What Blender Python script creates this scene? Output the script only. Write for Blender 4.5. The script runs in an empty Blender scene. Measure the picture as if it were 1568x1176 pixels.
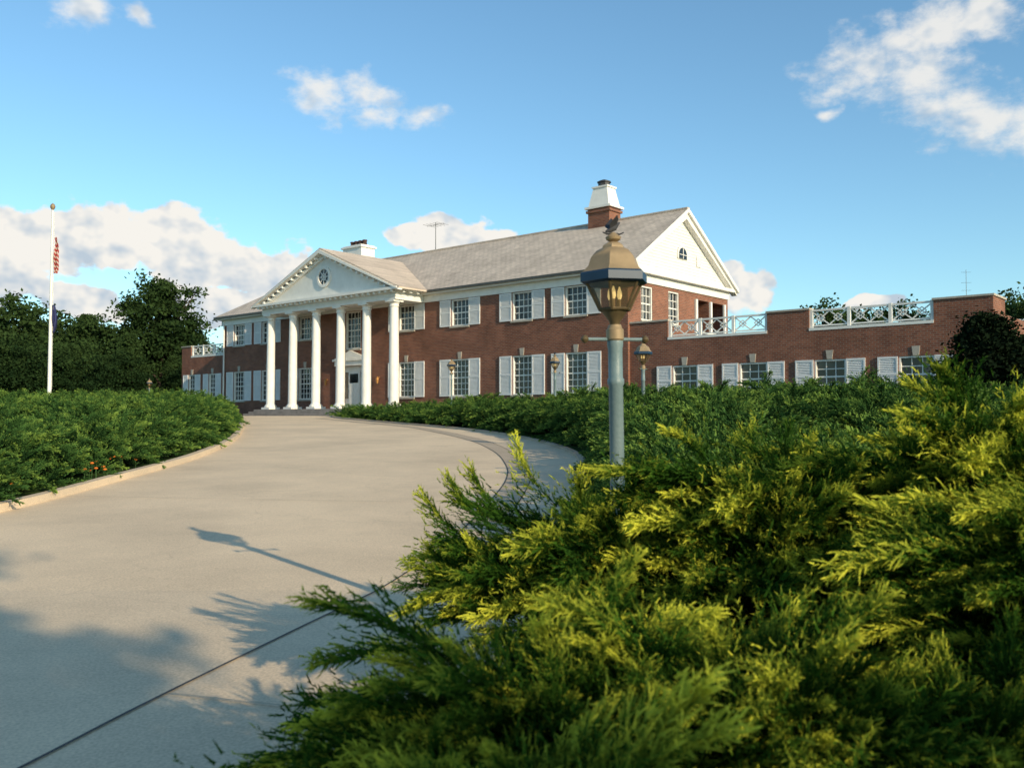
import bpy, bmesh, math, random
import numpy as np
from mathutils import Vector, Matrix, Euler, noise
random.seed(7); rng=np.random.default_rng(7)
scene=bpy.context.scene
# ------------------------------------------------------------------ helpers
def gz(y):
    if y<=8: return -1.5
    if y>=46: return 0.1
    return -1.5+1.6*(y-8)/38.0
class MB:
    def __init__(s): s.v=[];s.f=[];s.m=[]
    def add(s,vs,fs,mi=0):
        o=len(s.v); s.v+= [tuple(p) for p in vs]
        for f in fs: s.f.append(tuple(i+o for i in f)); s.m.append(mi)
    def box(s,x0,x1,y0,y1,z0,z1,mi=0):
        if x0>x1:x0,x1=x1,x0
        if y0>y1:y0,y1=y1,y0
        if z0>z1:z0,z1=z1,z0
        s.add([(x0,y0,z0),(x1,y0,z0),(x1,y1,z0),(x0,y1,z0),(x0,y0,z1),(x1,y0,z1),(x1,y1,z1),(x0,y1,z1)],
              [(0,3,2,1),(4,5,6,7),(0,1,5,4),(1,2,6,5),(2,3,7,6),(3,0,4,7)],mi)
    def frustum(s,cx,cy,a0,b0,z0,a1,b1,z1,mi=0):
        s.add([(cx-a0,cy-b0,z0),(cx+a0,cy-b0,z0),(cx+a0,cy+b0,z0),(cx-a0,cy+b0,z0),(cx-a1,cy-b1,z1),(cx+a1,cy-b1,z1),(cx+a1,cy+b1,z1),(cx-a1,cy+b1,z1)],
              [(0,3,2,1),(4,5,6,7),(0,1,5,4),(1,2,6,5),(2,3,7,6),(3,0,4,7)],mi)
    def extr(s,pts,vec,mi=0):
        n=len(pts); v=Vector(vec); a=[Vector(p) for p in pts]; b=[p+v for p in a]
        s.add(a+b,[tuple(range(n))[::-1],tuple(range(n,2*n))]+[(i,(i+1)%n,n+(i+1)%n,n+i) for i in range(n)],mi)
    def lathe(s,cx,cy,prof,n=24,mi=0,off=0):
        vs=[];fs=[]
        for r,z in prof:
            for k in range(n):
                a=2*math.pi*k/n+off; vs.append((cx+r*math.cos(a),cy+r*math.sin(a),z))
        for i in range(len(prof)-1):
            for k in range(n):
                fs.append((i*n+k,i*n+(k+1)%n,(i+1)*n+(k+1)%n,(i+1)*n+k))
        fs.append(tuple(range(n))[::-1]); fs.append(tuple((len(prof)-1)*n+k for k in range(n)))
        s.add(vs,fs,mi)
    def tube(s,path,rad,n=8,mi=0):
        P=[Vector(p) for p in path]; vs=[];fs=[]
        for i,p in enumerate(P):
            t=(P[min(i+1,len(P)-1)]-P[max(i-1,0)]).normalized()
            a=t.orthogonal().normalized() if abs(t.z)>.99 else t.cross(Vector((0,0,1))).normalized()
            b=t.cross(a)
            for k in range(n):
                q=2*math.pi*k/n; vs.append(p+(a*math.cos(q)+b*math.sin(q))*rad[i])
        for i in range(len(P)-1):
            for k in range(n): fs.append((i*n+k,i*n+(k+1)%n,(i+1)*n+(k+1)%n,(i+1)*n+k))
        fs.append(tuple(range(n))[::-1]); fs.append(tuple((len(P)-1)*n+k for k in range(n)))
        s.add(vs,fs,mi)
    def build(s,name,mats,parent=None,smooth=False,loc=None,fix=True):
        me=bpy.data.meshes.new(name); me.from_pydata(s.v,[],s.f)
        for m in mats: me.materials.append(m)
        me.polygons.foreach_set('material_index',s.m)
        if fix:
            bm=bmesh.new(); bm.from_mesh(me); bmesh.ops.recalc_face_normals(bm,faces=bm.faces); bm.to_mesh(me); bm.free()
        if smooth:
            me.polygons.foreach_set('use_smooth',[True]*len(me.polygons))
            try: me.set_sharp_from_angle(angle=math.radians(35))
            except Exception: pass
        ob=bpy.data.objects.new(name,me); scene.collection.objects.link(ob)
        if parent: ob.parent=parent
        if loc: ob.location=loc
        return ob
def empty(name,loc=(0,0,0)):
    e=bpy.data.objects.new(name,None); e.location=loc; scene.collection.objects.link(e); return e
# ------------------------------------------------------------------ materials
def newmat(name):
    m=bpy.data.materials.new(name); m.use_nodes=True; nt=m.node_tree
    return m,nt,nt.nodes['Principled BSDF']
def noisy(name,c1,c2,scale=3.0,rough=.7,bump=0.0,bscale=40,detail=6,metal=0,spec=.4,stretch=None):
    m,nt,b=newmat(name); N=nt.nodes; L=nt.links
    tc=N.new('ShaderNodeTexCoord'); vec=tc.outputs['Object']
    if stretch:
        mp=N.new('ShaderNodeMapping'); mp.inputs['Scale'].default_value=stretch; L.new(vec,mp.inputs[0]); vec=mp.outputs[0]
    n=N.new('ShaderNodeTexNoise'); n.inputs['Scale'].default_value=scale; n.inputs['Detail'].default_value=detail; n.inputs['Roughness'].default_value=.6
    L.new(vec,n.inputs['Vector'])
    r=N.new('ShaderNodeValToRGB'); r.color_ramp.elements[0].position=.3; r.color_ramp.elements[1].position=.7
    r.color_ramp.elements[0].color=(*c1,1); r.color_ramp.elements[1].color=(*c2,1)
    L.new(n.outputs[0],r.inputs[0]); L.new(r.outputs[0],b.inputs['Base Color'])
    b.inputs['Roughness'].default_value=rough; b.inputs['Metallic'].default_value=metal; b.inputs['Specular IOR Level'].default_value=spec
    if bump>0:
        n2=N.new('ShaderNodeTexNoise'); n2.inputs['Scale'].default_value=bscale; n2.inputs['Detail'].default_value=5
        L.new(tc.outputs['Object'],n2.inputs['Vector'])
        bp=N.new('ShaderNodeBump'); bp.inputs['Strength'].default_value=bump; bp.inputs['Distance'].default_value=.02
        L.new(n2.outputs[0],bp.inputs['Height']); L.new(bp.outputs[0],b.inputs['Normal'])
    return m
def brickmat(name,c1,c2,mortar,bw,rh,ms,slope=False,rough=.85,bumpd=.01,stain=.35):
    m,nt,b=newmat(name); N=nt.nodes; L=nt.links
    tc=N.new('ShaderNodeTexCoord'); sp=N.new('ShaderNodeSeparateXYZ'); L.new(tc.outputs['Object'],sp.inputs[0])
    ad=N.new('ShaderNodeMath'); ad.operation='ADD'; L.new(sp.outputs[0],ad.inputs[0]); L.new(sp.outputs[1],ad.inputs[1])
    cb=N.new('ShaderNodeCombineXYZ'); L.new(ad.outputs[0],cb.inputs[0])
    if slope:
        L.new(sp.outputs[0],cb.inputs[0])
        mu=N.new('ShaderNodeMath'); mu.operation='MULTIPLY'; mu.inputs[1].default_value=1.8; L.new(sp.outputs[2],mu.inputs[0]); L.new(mu.outputs[0],cb.inputs[1])
    else: L.new(sp.outputs[2],cb.inputs[1])
    br=N.new('ShaderNodeTexBrick'); br.inputs['Scale'].default_value=1; br.inputs['Brick Width'].default_value=bw; br.inputs['Row Height'].default_value=rh
    br.inputs['Mortar Size'].default_value=ms; br.inputs['Mortar Smooth'].default_value=.2; br.inputs['Bias'].default_value=-.1
    br.inputs['Color1'].default_value=(*c1,1); br.inputs['Color2'].default_value=(*c2,1); br.inputs['Mortar'].default_value=(*mortar,1)
    L.new(cb.outputs[0],br.inputs['Vector'])
    n=N.new('ShaderNodeTexNoise'); n.inputs['Scale'].default_value=.8; n.inputs['Detail'].default_value=8; n.inputs['Roughness'].default_value=.7; L.new(tc.outputs['Object'],n.inputs['Vector'])
    mr=N.new('ShaderNodeMapRange'); mr.inputs[1].default_value=.3; mr.inputs[2].default_value=.7; mr.inputs[3].default_value=1-stain; mr.inputs[4].default_value=1.15; L.new(n.outputs[0],mr.inputs[0])
    mx=N.new('ShaderNodeMix'); mx.data_type='RGBA'; mx.blend_type='MULTIPLY'; mx.inputs[0].default_value=1
    L.new(br.outputs['Color'],mx.inputs[6]); L.new(mr.outputs[0],mx.inputs[7]); L.new(mx.outputs[2],b.inputs['Base Color'])
    b.inputs['Roughness'].default_value=rough; b.inputs['Specular IOR Level'].default_value=.2
    bp=N.new('ShaderNodeBump'); bp.inputs['Strength'].default_value=.6; bp.inputs['Distance'].default_value=bumpd; bp.invert=True
    L.new(br.outputs['Fac'],bp.inputs['Height']); L.new(bp.outputs[0],b.inputs['Normal'])
    return m
M_brick=brickmat('brick',(.29,.105,.06),(.18,.062,.04),(.24,.19,.15),.21,.075,.01)
M_roof=brickmat('shingles',(.64,.53,.43),(.52,.43,.355),(.32,.27,.22),.32,.22,.012,slope=True,stain=.22)
M_white=noisy('white_paint',(.72,.70,.65),(.82,.80,.75),2.5,.55,.1,30)
M_shut=noisy('shutter_paint',(.68,.68,.67),(.78,.77,.76),2.0,.6)
M_stone=noisy('limestone',(.36,.32,.27),(.48,.43,.36),4,.85,.2,30)
M_stepst=noisy('step_stone',(.2,.18,.16),(.34,.3,.27),3,.9,.3,30)
M_gutter=noisy('gutter_metal',(.05,.055,.05),(.1,.1,.09),5,.5)
M_deck=noisy('roof_deck',(.1,.1,.1),(.15,.15,.14),2,.9)
M_darkmetal=noisy('dark_metal',(.03,.03,.035),(.06,.06,.065),5,.5,metal=.3)
def glassmat():
    m,nt,b=newmat('window_glass'); N=nt.nodes;L=nt.links
    tc=N.new('ShaderNodeTexCoord'); n=N.new('ShaderNodeTexNoise'); n.inputs['Scale'].default_value=1.1; n.inputs['Detail'].default_value=1; L.new(tc.outputs['Object'],n.inputs['Vector'])
    r=N.new('ShaderNodeValToRGB'); r.color_ramp.elements[0].position=.48; r.color_ramp.elements[0].color=(.012,.014,.018,1); r.color_ramp.elements[1].position=.62; r.color_ramp.elements[1].color=(.07,.07,.065,1)
    L.new(n.outputs[0],r.inputs[0]); L.new(r.outputs[0],b.inputs['Base Color'])
    b.inputs['Roughness'].default_value=.06; b.inputs['Specular IOR Level'].default_value=.5
    n2=N.new('ShaderNodeTexNoise'); n2.inputs['Scale'].default_value=3; L.new(tc.outputs['Object'],n2.inputs['Vector'])
    bp=N.new('ShaderNodeBump'); bp.inputs['Strength'].default_value=.15; bp.inputs['Distance'].default_value=.02; L.new(n2.outputs[0],bp.inputs['Height']); L.new(bp.outputs[0],b.inputs['Normal'])
    return m
M_glass=glassmat()
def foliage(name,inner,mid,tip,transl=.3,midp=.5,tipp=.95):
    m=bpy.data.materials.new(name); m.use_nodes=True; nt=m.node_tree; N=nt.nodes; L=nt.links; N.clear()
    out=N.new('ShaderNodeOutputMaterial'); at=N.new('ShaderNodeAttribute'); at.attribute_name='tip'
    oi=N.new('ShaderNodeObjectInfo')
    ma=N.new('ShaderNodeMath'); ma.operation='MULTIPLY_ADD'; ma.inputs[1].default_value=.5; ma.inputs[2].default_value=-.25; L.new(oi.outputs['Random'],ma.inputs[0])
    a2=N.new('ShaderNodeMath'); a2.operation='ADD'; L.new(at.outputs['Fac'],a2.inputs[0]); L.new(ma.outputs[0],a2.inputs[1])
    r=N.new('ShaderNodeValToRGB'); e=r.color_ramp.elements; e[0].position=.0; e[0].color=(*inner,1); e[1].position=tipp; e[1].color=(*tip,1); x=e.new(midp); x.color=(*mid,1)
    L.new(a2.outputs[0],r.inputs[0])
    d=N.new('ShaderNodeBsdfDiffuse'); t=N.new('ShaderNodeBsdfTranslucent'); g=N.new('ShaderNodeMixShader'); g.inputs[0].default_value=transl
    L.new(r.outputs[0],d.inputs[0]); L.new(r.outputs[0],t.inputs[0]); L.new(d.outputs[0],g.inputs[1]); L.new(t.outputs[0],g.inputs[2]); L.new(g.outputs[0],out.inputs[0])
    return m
M_jun=foliage('juniper_foliage',(.004,.012,.005),(.045,.115,.014),(.66,.66,.07),.28,.5,.88)  # yellow new growth; inner self-shadow and sun on tips also put into the colour
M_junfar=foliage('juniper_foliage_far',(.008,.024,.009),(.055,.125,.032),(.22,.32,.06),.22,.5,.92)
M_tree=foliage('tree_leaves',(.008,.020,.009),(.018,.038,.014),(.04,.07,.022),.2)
M_yew=foliage('yew_leaves',(.003,.007,.004),(.006,.011,.006),(.010,.018,.009),.1)
M_bark=noisy('bark',(.03,.022,.016),(.08,.06,.045),6,.95,.6,20,stretch=(1,1,.2))
M_under=noisy('inner_shade',(.004,.007,.003),(.012,.018,.008),5,1,.6,12,spec=0)  # stand-in for the bush interior, its near-black colour holding the shade between sprays
M_grass=noisy('grass',(.03,.055,.015),(.06,.095,.025),.6,1,.4,30,spec=.05)
def concretemat(name,base,dark,crack=.9):
    m,nt,b=newmat(name); N=nt.nodes;L=nt.links
    tc=N.new('ShaderNodeTexCoord')
    n=N.new('ShaderNodeTexNoise'); n.inputs['Scale'].default_value=.5; n.inputs['Detail'].default_value=9; n.inputs['Roughness'].default_value=.65; L.new(tc.outputs['Object'],n.inputs['Vector'])
    r=N.new('ShaderNodeValToRGB'); r.color_ramp.elements[0].position=.3; r.color_ramp.elements[0].color=(*dark,1); r.color_ramp.elements[1].position=.62; r.color_ramp.elements[1].color=(*base,1); L.new(n.outputs[0],r.inputs[0])
    n2=N.new('ShaderNodeTexNoise'); n2.inputs['Scale'].default_value=60; n2.inputs['Detail'].default_value=4; L.new(tc.outputs['Object'],n2.inputs['Vector'])
    mr=N.new('ShaderNodeMapRange'); mr.inputs[1].default_value=.3; mr.inputs[2].default_value=.7; mr.inputs[3].default_value=.78; mr.inputs[4].default_value=1.1; L.new(n2.outputs[0],mr.inputs[0])
    mx=N.new('ShaderNodeMix'); mx.data_type='RGBA'; mx.blend_type='MULTIPLY'; mx.inputs[0].default_value=1; L.new(r.outputs[0],mx.inputs[6]); L.new(mr.outputs[0],mx.inputs[7])
    dn=N.new('ShaderNodeTexNoise'); dn.inputs['Scale'].default_value=1.3; dn.inputs['Detail'].default_value=5; L.new(tc.outputs['Object'],dn.inputs['Vector'])
    va=N.new('ShaderNodeVectorMath'); va.operation='MULTIPLY_ADD'; va.inputs[1].default_value=(.9,.9,.9); L.new(dn.outputs['Color'],va.inputs[0]); L.new(tc.outputs['Object'],va.inputs[2])
    vo=N.new('ShaderNodeTexVoronoi'); vo.feature='DISTANCE_TO_EDGE'; vo.inputs['Scale'].default_value=.17; L.new(va.outputs[0],vo.inputs['Vector'])
    cr=N.new('ShaderNodeMapRange'); cr.inputs[1].default_value=0; cr.inputs[2].default_value=.003; cr.inputs[3].default_value=crack; cr.inputs[4].default_value=1; L.new(vo.outputs['Distance'],cr.inputs[0])
    m2=N.new('ShaderNodeMix'); m2.data_type='RGBA'; m2.blend_type='MULTIPLY'; m2.inputs[0].default_value=1; L.new(mx.outputs[2],m2.inputs[6]); L.new(cr.outputs[0],m2.inputs[7])
    L.new(m2.outputs[2],b.inputs['Base Color']); b.inputs['Roughness'].default_value=.9; b.inputs['Specular IOR Level'].default_value=.2
    bp=N.new('ShaderNodeBump'); bp.inputs['Strength'].default_value=.4; bp.inputs['Distance'].default_value=.006; L.new(n2.outputs[0],bp.inputs['Height']); L.new(bp.outputs[0],b.inputs['Normal'])
    return m
M_conc=concretemat('concrete',(.80,.62,.42),(.63,.49,.335))
M_gut=concretemat('gutter_concrete',(.54,.43,.31),(.42,.34,.25))
M_kerb=concretemat('kerb_concrete',(.7,.56,.40),(.52,.43,.32))
M_joint=noisy('joint_tar',(.05,.045,.04),(.1,.09,.08),6,.9)
M_fine=noisy('joint_fine',(.36,.29,.2),(.46,.37,.27),6,.9)
# ------------------------------------------------------------------ ground & road
def finish_sheet(bm,name,zoff,mat):
    for yc in (8,46):
        bmesh.ops.bisect_plane(bm,geom=bm.verts[:]+bm.edges[:]+bm.faces[:],plane_co=(0,yc,0),plane_no=(0,1,0))
    for v in bm.verts: v.co.z=gz(v.co.y)+zoff
    for f in bm.faces:
        f.normal_update()
        if f.normal.z<0: f.normal_flip()
    me=bpy.data.meshes.new(name); bm.to_mesh(me); bm.free(); me.materials.append(mat)
    ob=bpy.data.objects.new(name,me); scene.collection.objects.link(ob); return ob
def flat_sheet(name,poly,zoff,mat):
    bm=bmesh.new(); bm.faces.new([bm.verts.new((p[0],p[1],0)) for p in poly]); bmesh.ops.triangulate(bm,faces=bm.faces)
    return finish_sheet(bm,name,zoff,mat)
flat_sheet('ground',[(-2500,-2500),(2500,-2500),(2500,3500),(-2500,3500)],0,M_grass)
def cr(pts,n=6):
    out=[]
    P=[Vector((p[0],p[1],0)) for p in pts]; P=[P[0]*2-P[1]]+P+[P[-1]*2-P[-2]]
    for i in range(1,len(P)-2):
        for k in range(n):
            t=k/n; a,b,c,d=P[i-1],P[i],P[i+1],P[i+2]
            q=.5*((2*b)+(c-a)*t+(2*a-5*b+4*c-d)*t*t+(-a+3*b-3*c+d)*t**3); out.append((q.x,q.y))
    out.append((P[-2].x,P[-2].y)); return out
Ledge=cr([(-12,-8),(-10.2,0),(-8.8,5),(-7.8,9),(-7.06,12.6),(-7.1,16.7),(-7.35,21.6),(-8.5,28.3),(-11,37.4),(-13.2,43.7),(-17,51.5)])
Redge=cr([(-8.6,46.6),(-8.9,45.2),(-8.3,43.2),(-6.2,39.8),(-3.73,36.3),(-1.4,32.6),(.32,28.3),(1.3,24),(1.5,20.8),(1.25,17),(.85,12),(.45,8),(.1,5),(-.25,3),(-.6,0),(-.9,-8)])
flat_sheet('driveway',Ledge+[(-18,56),(-7,48.5)]+Redge,.004,M_conc)
def offset(path,d):
    out=[]
    for i,p in enumerate(path):
        a=Vector(path[max(i-1,0)]); b=Vector(path[min(i+1,len(path)-1)]); t=(b-a).normalized(); n=Vector((-t.y,t.x)); out.append((p[0]+n.x*d,p[1]+n.y*d))
    return out
def strip(name,path,w,zoff,mat):
    q=offset(path,w); bm=bmesh.new()
    A=[bm.verts.new((p[0],p[1],0)) for p in path]; Bv=[bm.verts.new((p[0],p[1],0)) for p in q]
    for i in range(len(path)-1): bm.faces.new((A[i],A[i+1],Bv[i+1],Bv[i]))
    return finish_sheet(bm,name,zoff,mat)
J=cr([(-2.6,0),(-2.25,3),(-2.02,4.3),(-1.85,5.1),(-1.52,6.5),(-.95,8.9),(-.62,11),(-.34,13.6),(-.1,16.7),(-.12,19.6),(-.5,23.6),(-1.5,28.3),(-3.9,34.8),(-6.4,38.6),(-9.3,43.0)],8)
J2=offset(J,-.42)
strip('driveway_gutter',J[50:],-.42,.008,M_gut)
strip('driveway_joint',J,.02,.012,M_joint)
strip('driveway_joint',J2[50:],-.02,.012,M_joint)
for (a,b) in [((-1.85,5.0),(.0,4.4)),((-.6,11),(.75,10.7)),((-.35,13.5),(-7.0,14.4)),((-.15,20),(-7.2,20.6)),((-1.0,26),(-8.0,26.8)),((-3.2,33),(-9.8,34))]:
    strip('driveway_joint',[a,b],.012,.0165,M_fine)
def kerb(name,path,w,h,mat):
    mb=MB(); q=offset(path,w); n=len(path)
    for i in range(n-1):
        a,b,c,d=path[i],path[i+1],q[i+1],q[i]
        pts=[(p[0],p[1],gz(p[1])+z) for z in (-.1,h) for p in (a,b,c,d)]
        mb.add(pts,[(4,5,6,7),(0,1,5,4),(2,3,7,6)],0)
    return mb.build(name,[mat])
kerb('driveway_kerb',Ledge,.16,.12,M_kerb)
kerb('driveway_kerb',Redge,.14,.07,M_gut)
# ------------------------------------------------------------------ brick building (local frame x=s along facade, y=depth)
B=empty('brick_mansion'); B.rotation_euler=(0,0,-math.radians(40.42))
walls=MB();trim=MB();win=MB();shut=MB()
def P(W,u,d,z):
    return (u,W[1]+d,z) if W[0]=='x' else (W[1]-d,u,z)
def wbox(mb,W,u0,u1,d0,d1,z0,z1,mi=0):
    a=P(W,u0,d0,z0); b=P(W,u1,d1,z1); mb.box(a[0],b[0],a[1],b[1],a[2],b[2],mi)
def wall(mb,W,u0,u1,z0,z1,ops,depth=.2,mi=0):
    us=sorted(set([u0,u1]+[o[0] for o in ops]+[o[1] for o in ops])); zs=sorted(set([z0,z1]+[o[2] for o in ops]+[o[3] for o in ops]))
    for i in range(len(us)-1):
        for j in range(len(zs)-1):
            cu=(us[i]+us[i+1])/2; cz=(zs[j]+zs[j+1])/2
            if any(o[0]<cu<o[1] and o[2]<cz<o[3] for o in ops): continue
            mb.add([P(W,us[i],0,zs[j]),P(W,us[i+1],0,zs[j]),P(W,us[i+1],0,zs[j+1]),P(W,us[i],0,zs[j+1])],[(0,1,2,3)],mi)
    for o in ops:
        a,b,c,d=o[:4]; dp=o[4] if len(o)>4 else depth
        for (p,q) in [((a,c),(b,c)),((b,c),(b,d)),((b,d),(a,d)),((a,d),(a,c))]:
            mb.add([P(W,p[0],0,p[1]),P(W,q[0],0,q[1]),P(W,q[0],dp,q[1]),P(W,p[0],dp,p[1])],[(0,1,2,3)],mi)
        if len(o)>4: mb.add([P(W,a,dp,c),P(W,b,dp,c),P(W,b,dp,d),P(W,a,dp,d)],[(0,1,2,3)],mi)
def window(W,uc,w,z0,z1,cols=3,rows=4,key=0,sh=0,sill=True,gap=.02):
    a,b=uc-w/2,uc+w/2
    wbox(win,W,a,b,.15,.18,z0,z1,1)
    f=.065
    wbox(win,W,a,a+f,.03,.15,z0,z1); wbox(win,W,b-f,b,.03,.15,z0,z1)
    wbox(win,W,a+f,b-f,.03,.15,z0,z0+f); wbox(win,W,a+f,b-f,.03,.15,z1-f,z1)
    ai,bi=a+f,b-f; zi,zj=z0+f,z1-f
    for k in range(1,cols):
        u=ai+(bi-ai)*k/cols; wbox(win,W,u-.016,u+.016,.115,.149,zi,zj)
    for k in range(1,rows):
        z=zi+(zj-zi)*k/rows; t=.03 if (rows%2==0 and k==rows//2) else .016
        wbox(win,W,ai,bi,.11,.147,z-t,z+t)
    if sill: wbox(win,W,a-.06,b+.06,-.08,.028,z0-.09,z0-.001,2)
    if key:
        pts=[P(W,uc-.1,-.03,z1+.005),P(W,uc+.1,-.03,z1+.005),P(W,uc+.14,-.03,z1+key),P(W,uc-.14,-.03,z1+key)]
        v=Vector(P(W,0,.08,0))-Vector(P(W,0,0,0)); win.extr(pts,v,2)
    if sh:
        for (p,q) in [(a-gap-sh,a-gap),(b+gap,b+gap+sh)]:
            s=.06
            wbox(shut,W,p+.01,q-.01,-.018,-.004,z0+.01,z1-.01)
            wbox(shut,W,p,p+s,-.055,-.02,z0,z1); wbox(shut,W,q-s,q,-.055,-.02,z0,z1)
            for zc in (z0,z0+(z1-z0)*.52-.04,z1-.08): wbox(shut,W,p+s,q-s,-.055,-.02,zc,zc+.08)
            z=z0+.1
            while z<z1-.1:
                A=[P(W,p+s,-.024,z+.04),P(W,q-s,-.024,z+.04),P(W,q-s,-.05,z),P(W,p+s,-.05,z)]
                shut.add(A,[(0,1,2,3)]); z+=.062
F=('x',33.5); R=('y',-21.9); FW=('x',33.65)
X0,X1=-53.6,-21.9
ops=[]
wins2=[-51.7,-48.6,-44.75,-35.95,-32.0,-27.9,-24.7]
for u in wins2:
    ops.append((u-.62,u+.62,4.67,6.03)); window(F,u,1.24,4.67,6.03,4,4,sh=.76)
for u in wins2:
    ops.append((u-.62,u+.62,1.1,2.98)); window(F,u,1.24,1.1,2.98,4,6,key=.36,sh=.76)
ops.append((-40.35-.65,-40.35+.65,3.9,6.03)); window(F,-40.35,1.3,3.9,6.03,4,6)
ops.append((-40.35-.95,-40.35+.95,.5,2.95))
wall(walls,F,X0,X1,-1.5,6.15,ops)
wbox(win,F,-41.3,-39.4,.16,.2,.5,2.95,0)
door=MB()
wbox(door,F,-40.83,-39.87,.09,.155,.52,2.62)
for (a,b) in [(-40.75,-40.4),(-40.3,-39.95)]:
    for (c,d) in [(.65,1.2),(1.28,1.9)]: wbox(door,F,a,b,.075,.089,c,d)
wbox(door,F,-40.7,-40.0,.07,.088,1.98,2.5,1)
wbox(door,F,-41.25,-40.93,.13,.158,1.1,2.6,1); wbox(door,F,-39.77,-39.45,.13,.158,1.1,2.6,1)
for (a,b) in [(-41.65,-41.3),(-39.4,-39.05)]:
    wbox(door,F,a,b,-.14,-.002,.5,2.95); wbox(door,F,a-.04,b+.04,-.18,-.002,.5,.7)
wbox(door,F,-41.75,-38.95,-.2,-.002,2.952,3.22); wbox(door,F,-41.85,-38.85,-.3,-.002,3.221,3.33)
door.extr([P(F,-41.8,-.25,3.331),P(F,-38.9,-.25,3.331),P(F,-40.35,-.25,3.8)],(0,.2,0))
for u in (-42.6,-38.1):
    yy=33.5-.16
    door.box(u-.02,u+.02,yy,33.498,2.2,2.24,2)
    door.lathe(u,yy,[(.03,1.88),(.05,1.9),(.085,2.12),(.095,2.13),(.09,2.15),(.03,2.24),(.01,2.28)],8,2)
sideops=[(35.05-.48,35.05+.48,4.35,5.9),(37.4-.48,37.4+.48,4.35,5.9),(39.35,40.8,3.25,5.75,2.2),(41.0,42.45,3.25,5.75,2.2)]
window(R,35.05,.96,4.35,5.9,3,4); window(R,37.4,.96,4.35,5.9,3,4)
wall(walls,R,33.5,42.8,-1.5,6.15,sideops)
wall(walls,('x',42.8),X0,X1,-1.5,6.15,[]); wall(walls,('y',X0),33.5,42.8,-1.5,6.15,[])
for u in (39.45,40.9,42.35): wbox(trim,R,u-.08,u+.08,-.1,-.003,3.3,5.75)
wbox(trim,R,39.3,42.5,-.09,-.004,4.12,4.2); 
trim.box(X0-.06,X1+.06,33.42,33.5-.002,6.05,6.42); trim.box(X0-.4,X1+.35,33.12,33.5,6.42,6.57)
trim.box(X1+.002,X1+.07,33.5,42.85,6.05,6.42); trim.box(X1+.002,X1+.32,33.12,43.1,6.421,6.58)
trim.box(X0-.4,X1+.3,42.8,43.15,6.42,6.57); trim.box(X0-.4,X0,33.5,42.8,6.42,6.57)
trim.box(X0-.07,X0-.002,33.42,42.8,6.05,6.42)
gut=MB(); gut.box(X0-.42,-46.8,33.02,33.118,6.5,6.62); gut.box(-33.9,X1+.4,33.02,33.118,6.5,6.62)
gut.build('gutter',[M_gutter],B)
dp=MB(); dp.tube([(-53.35,33.4,6.4),(-53.35,33.4,0)],[.05,.05],8,0); dp.build('downspout',[M_white],B)
rf=MB()
ye0,ye1,zr,yr,ze=33.05,43.25,9.93,38.15,6.6
xl,xr=-54.05,-21.5; hip=5.0
t=.12
def slab(pts,mi=0): rf.extr([(p[0],p[1],p[2]) for p in pts],(0,0,-t),mi)
slab([(xl,ye0,ze),(xr,ye0,ze),(xr,yr,zr),(xl+hip,yr,zr)])
slab([(xr,ye1,ze),(xl,ye1,ze),(xl+hip,yr,zr),(xr,yr,zr)])
slab([(xl,ye1,ze),(xl,ye0,ze),(xl+hip,yr,zr)])
pc=-40.35; ph=6.4; pz=9.32; py0=31.1
rf.extr([(pc-ph,py0,6.62),(pc,py0,pz),(pc,37.3,pz),(pc-ph,37.3,6.62)],(0,0,-.1))
rf.extr([(pc+ph,py0,6.62),(pc,py0,pz),(pc,37.3,pz),(pc+ph,37.3,6.62)],(0,0,-.1))
rf.box(xl+hip,xr,yr-.12,yr+.12,zr-.06,zr+.035)
rf.build('roof',[M_roof],B)
sl=(zr-ze)/(yr-ye0)
trim.add([(X1,33.5,6.3),(X1,42.8,6.3),(X1,42.8,ze+sl*.45-.13),(X1,yr,zr-.13),(X1,33.5,ze+sl*.45-.13)],[(0,1,2,3,4)])
for k in range(22):
    z0=6.6+k*.145; 
    half=(zr-.2-z0)/sl-.1
    if half>.2: trim.box(X1+.002,X1+.018,yr-half,yr+half,z0,z0+.03)
for sgn in (-1,1):
    y=lambda d: yr+sgn*d
    W_=yr-ye0
    trim.extr([(X1+.002,y(0),zr-.122),(X1+.002,y(W_),ze-.122),(X1+.002,y(W_),ze-.32),(X1+.002,y(0),zr-.5)],(.3,0,0))
    trim.extr([(X1+.303,y(0),zr+.0),(X1+.303,y(W_),ze+.0),(X1+.303,y(W_),ze-.2),(X1+.303,y(0),zr-.2)],(.12,0,0))
ar=[(X1+.02,yr+.02-.36,7.55)]+[(X1+.02,yr+.02-.36*math.cos(a),7.72+.36*math.sin(a)) for a in np.linspace(0,math.pi,14)]+[(X1+.02,yr+.38,7.55)]
trim.extr([(p[0],yr+.02+(p[1]-yr-.02)*1.25,7.6+(p[2]-7.6)*1.25) for p in ar],(.04,0,0)); 
win.extr([(p[0]+.05,p[1],p[2]) for p in ar],(.012,0,0),1)
win.box(X1+.082,X1+.1,yr,yr+.04,7.55,8.05,0); win.box(X1+.082,X1+.1,yr-.34,yr+.38,7.72,7.75,0)
trim.box(X1+.02,X1+.06,39.55,39.95,7.35,7.85); 
for k in range(6): trim.box(X1+.06,X1+.075,39.6,39.9,7.4+k*.075,7.44+k*.075)
colb=MB()
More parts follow.
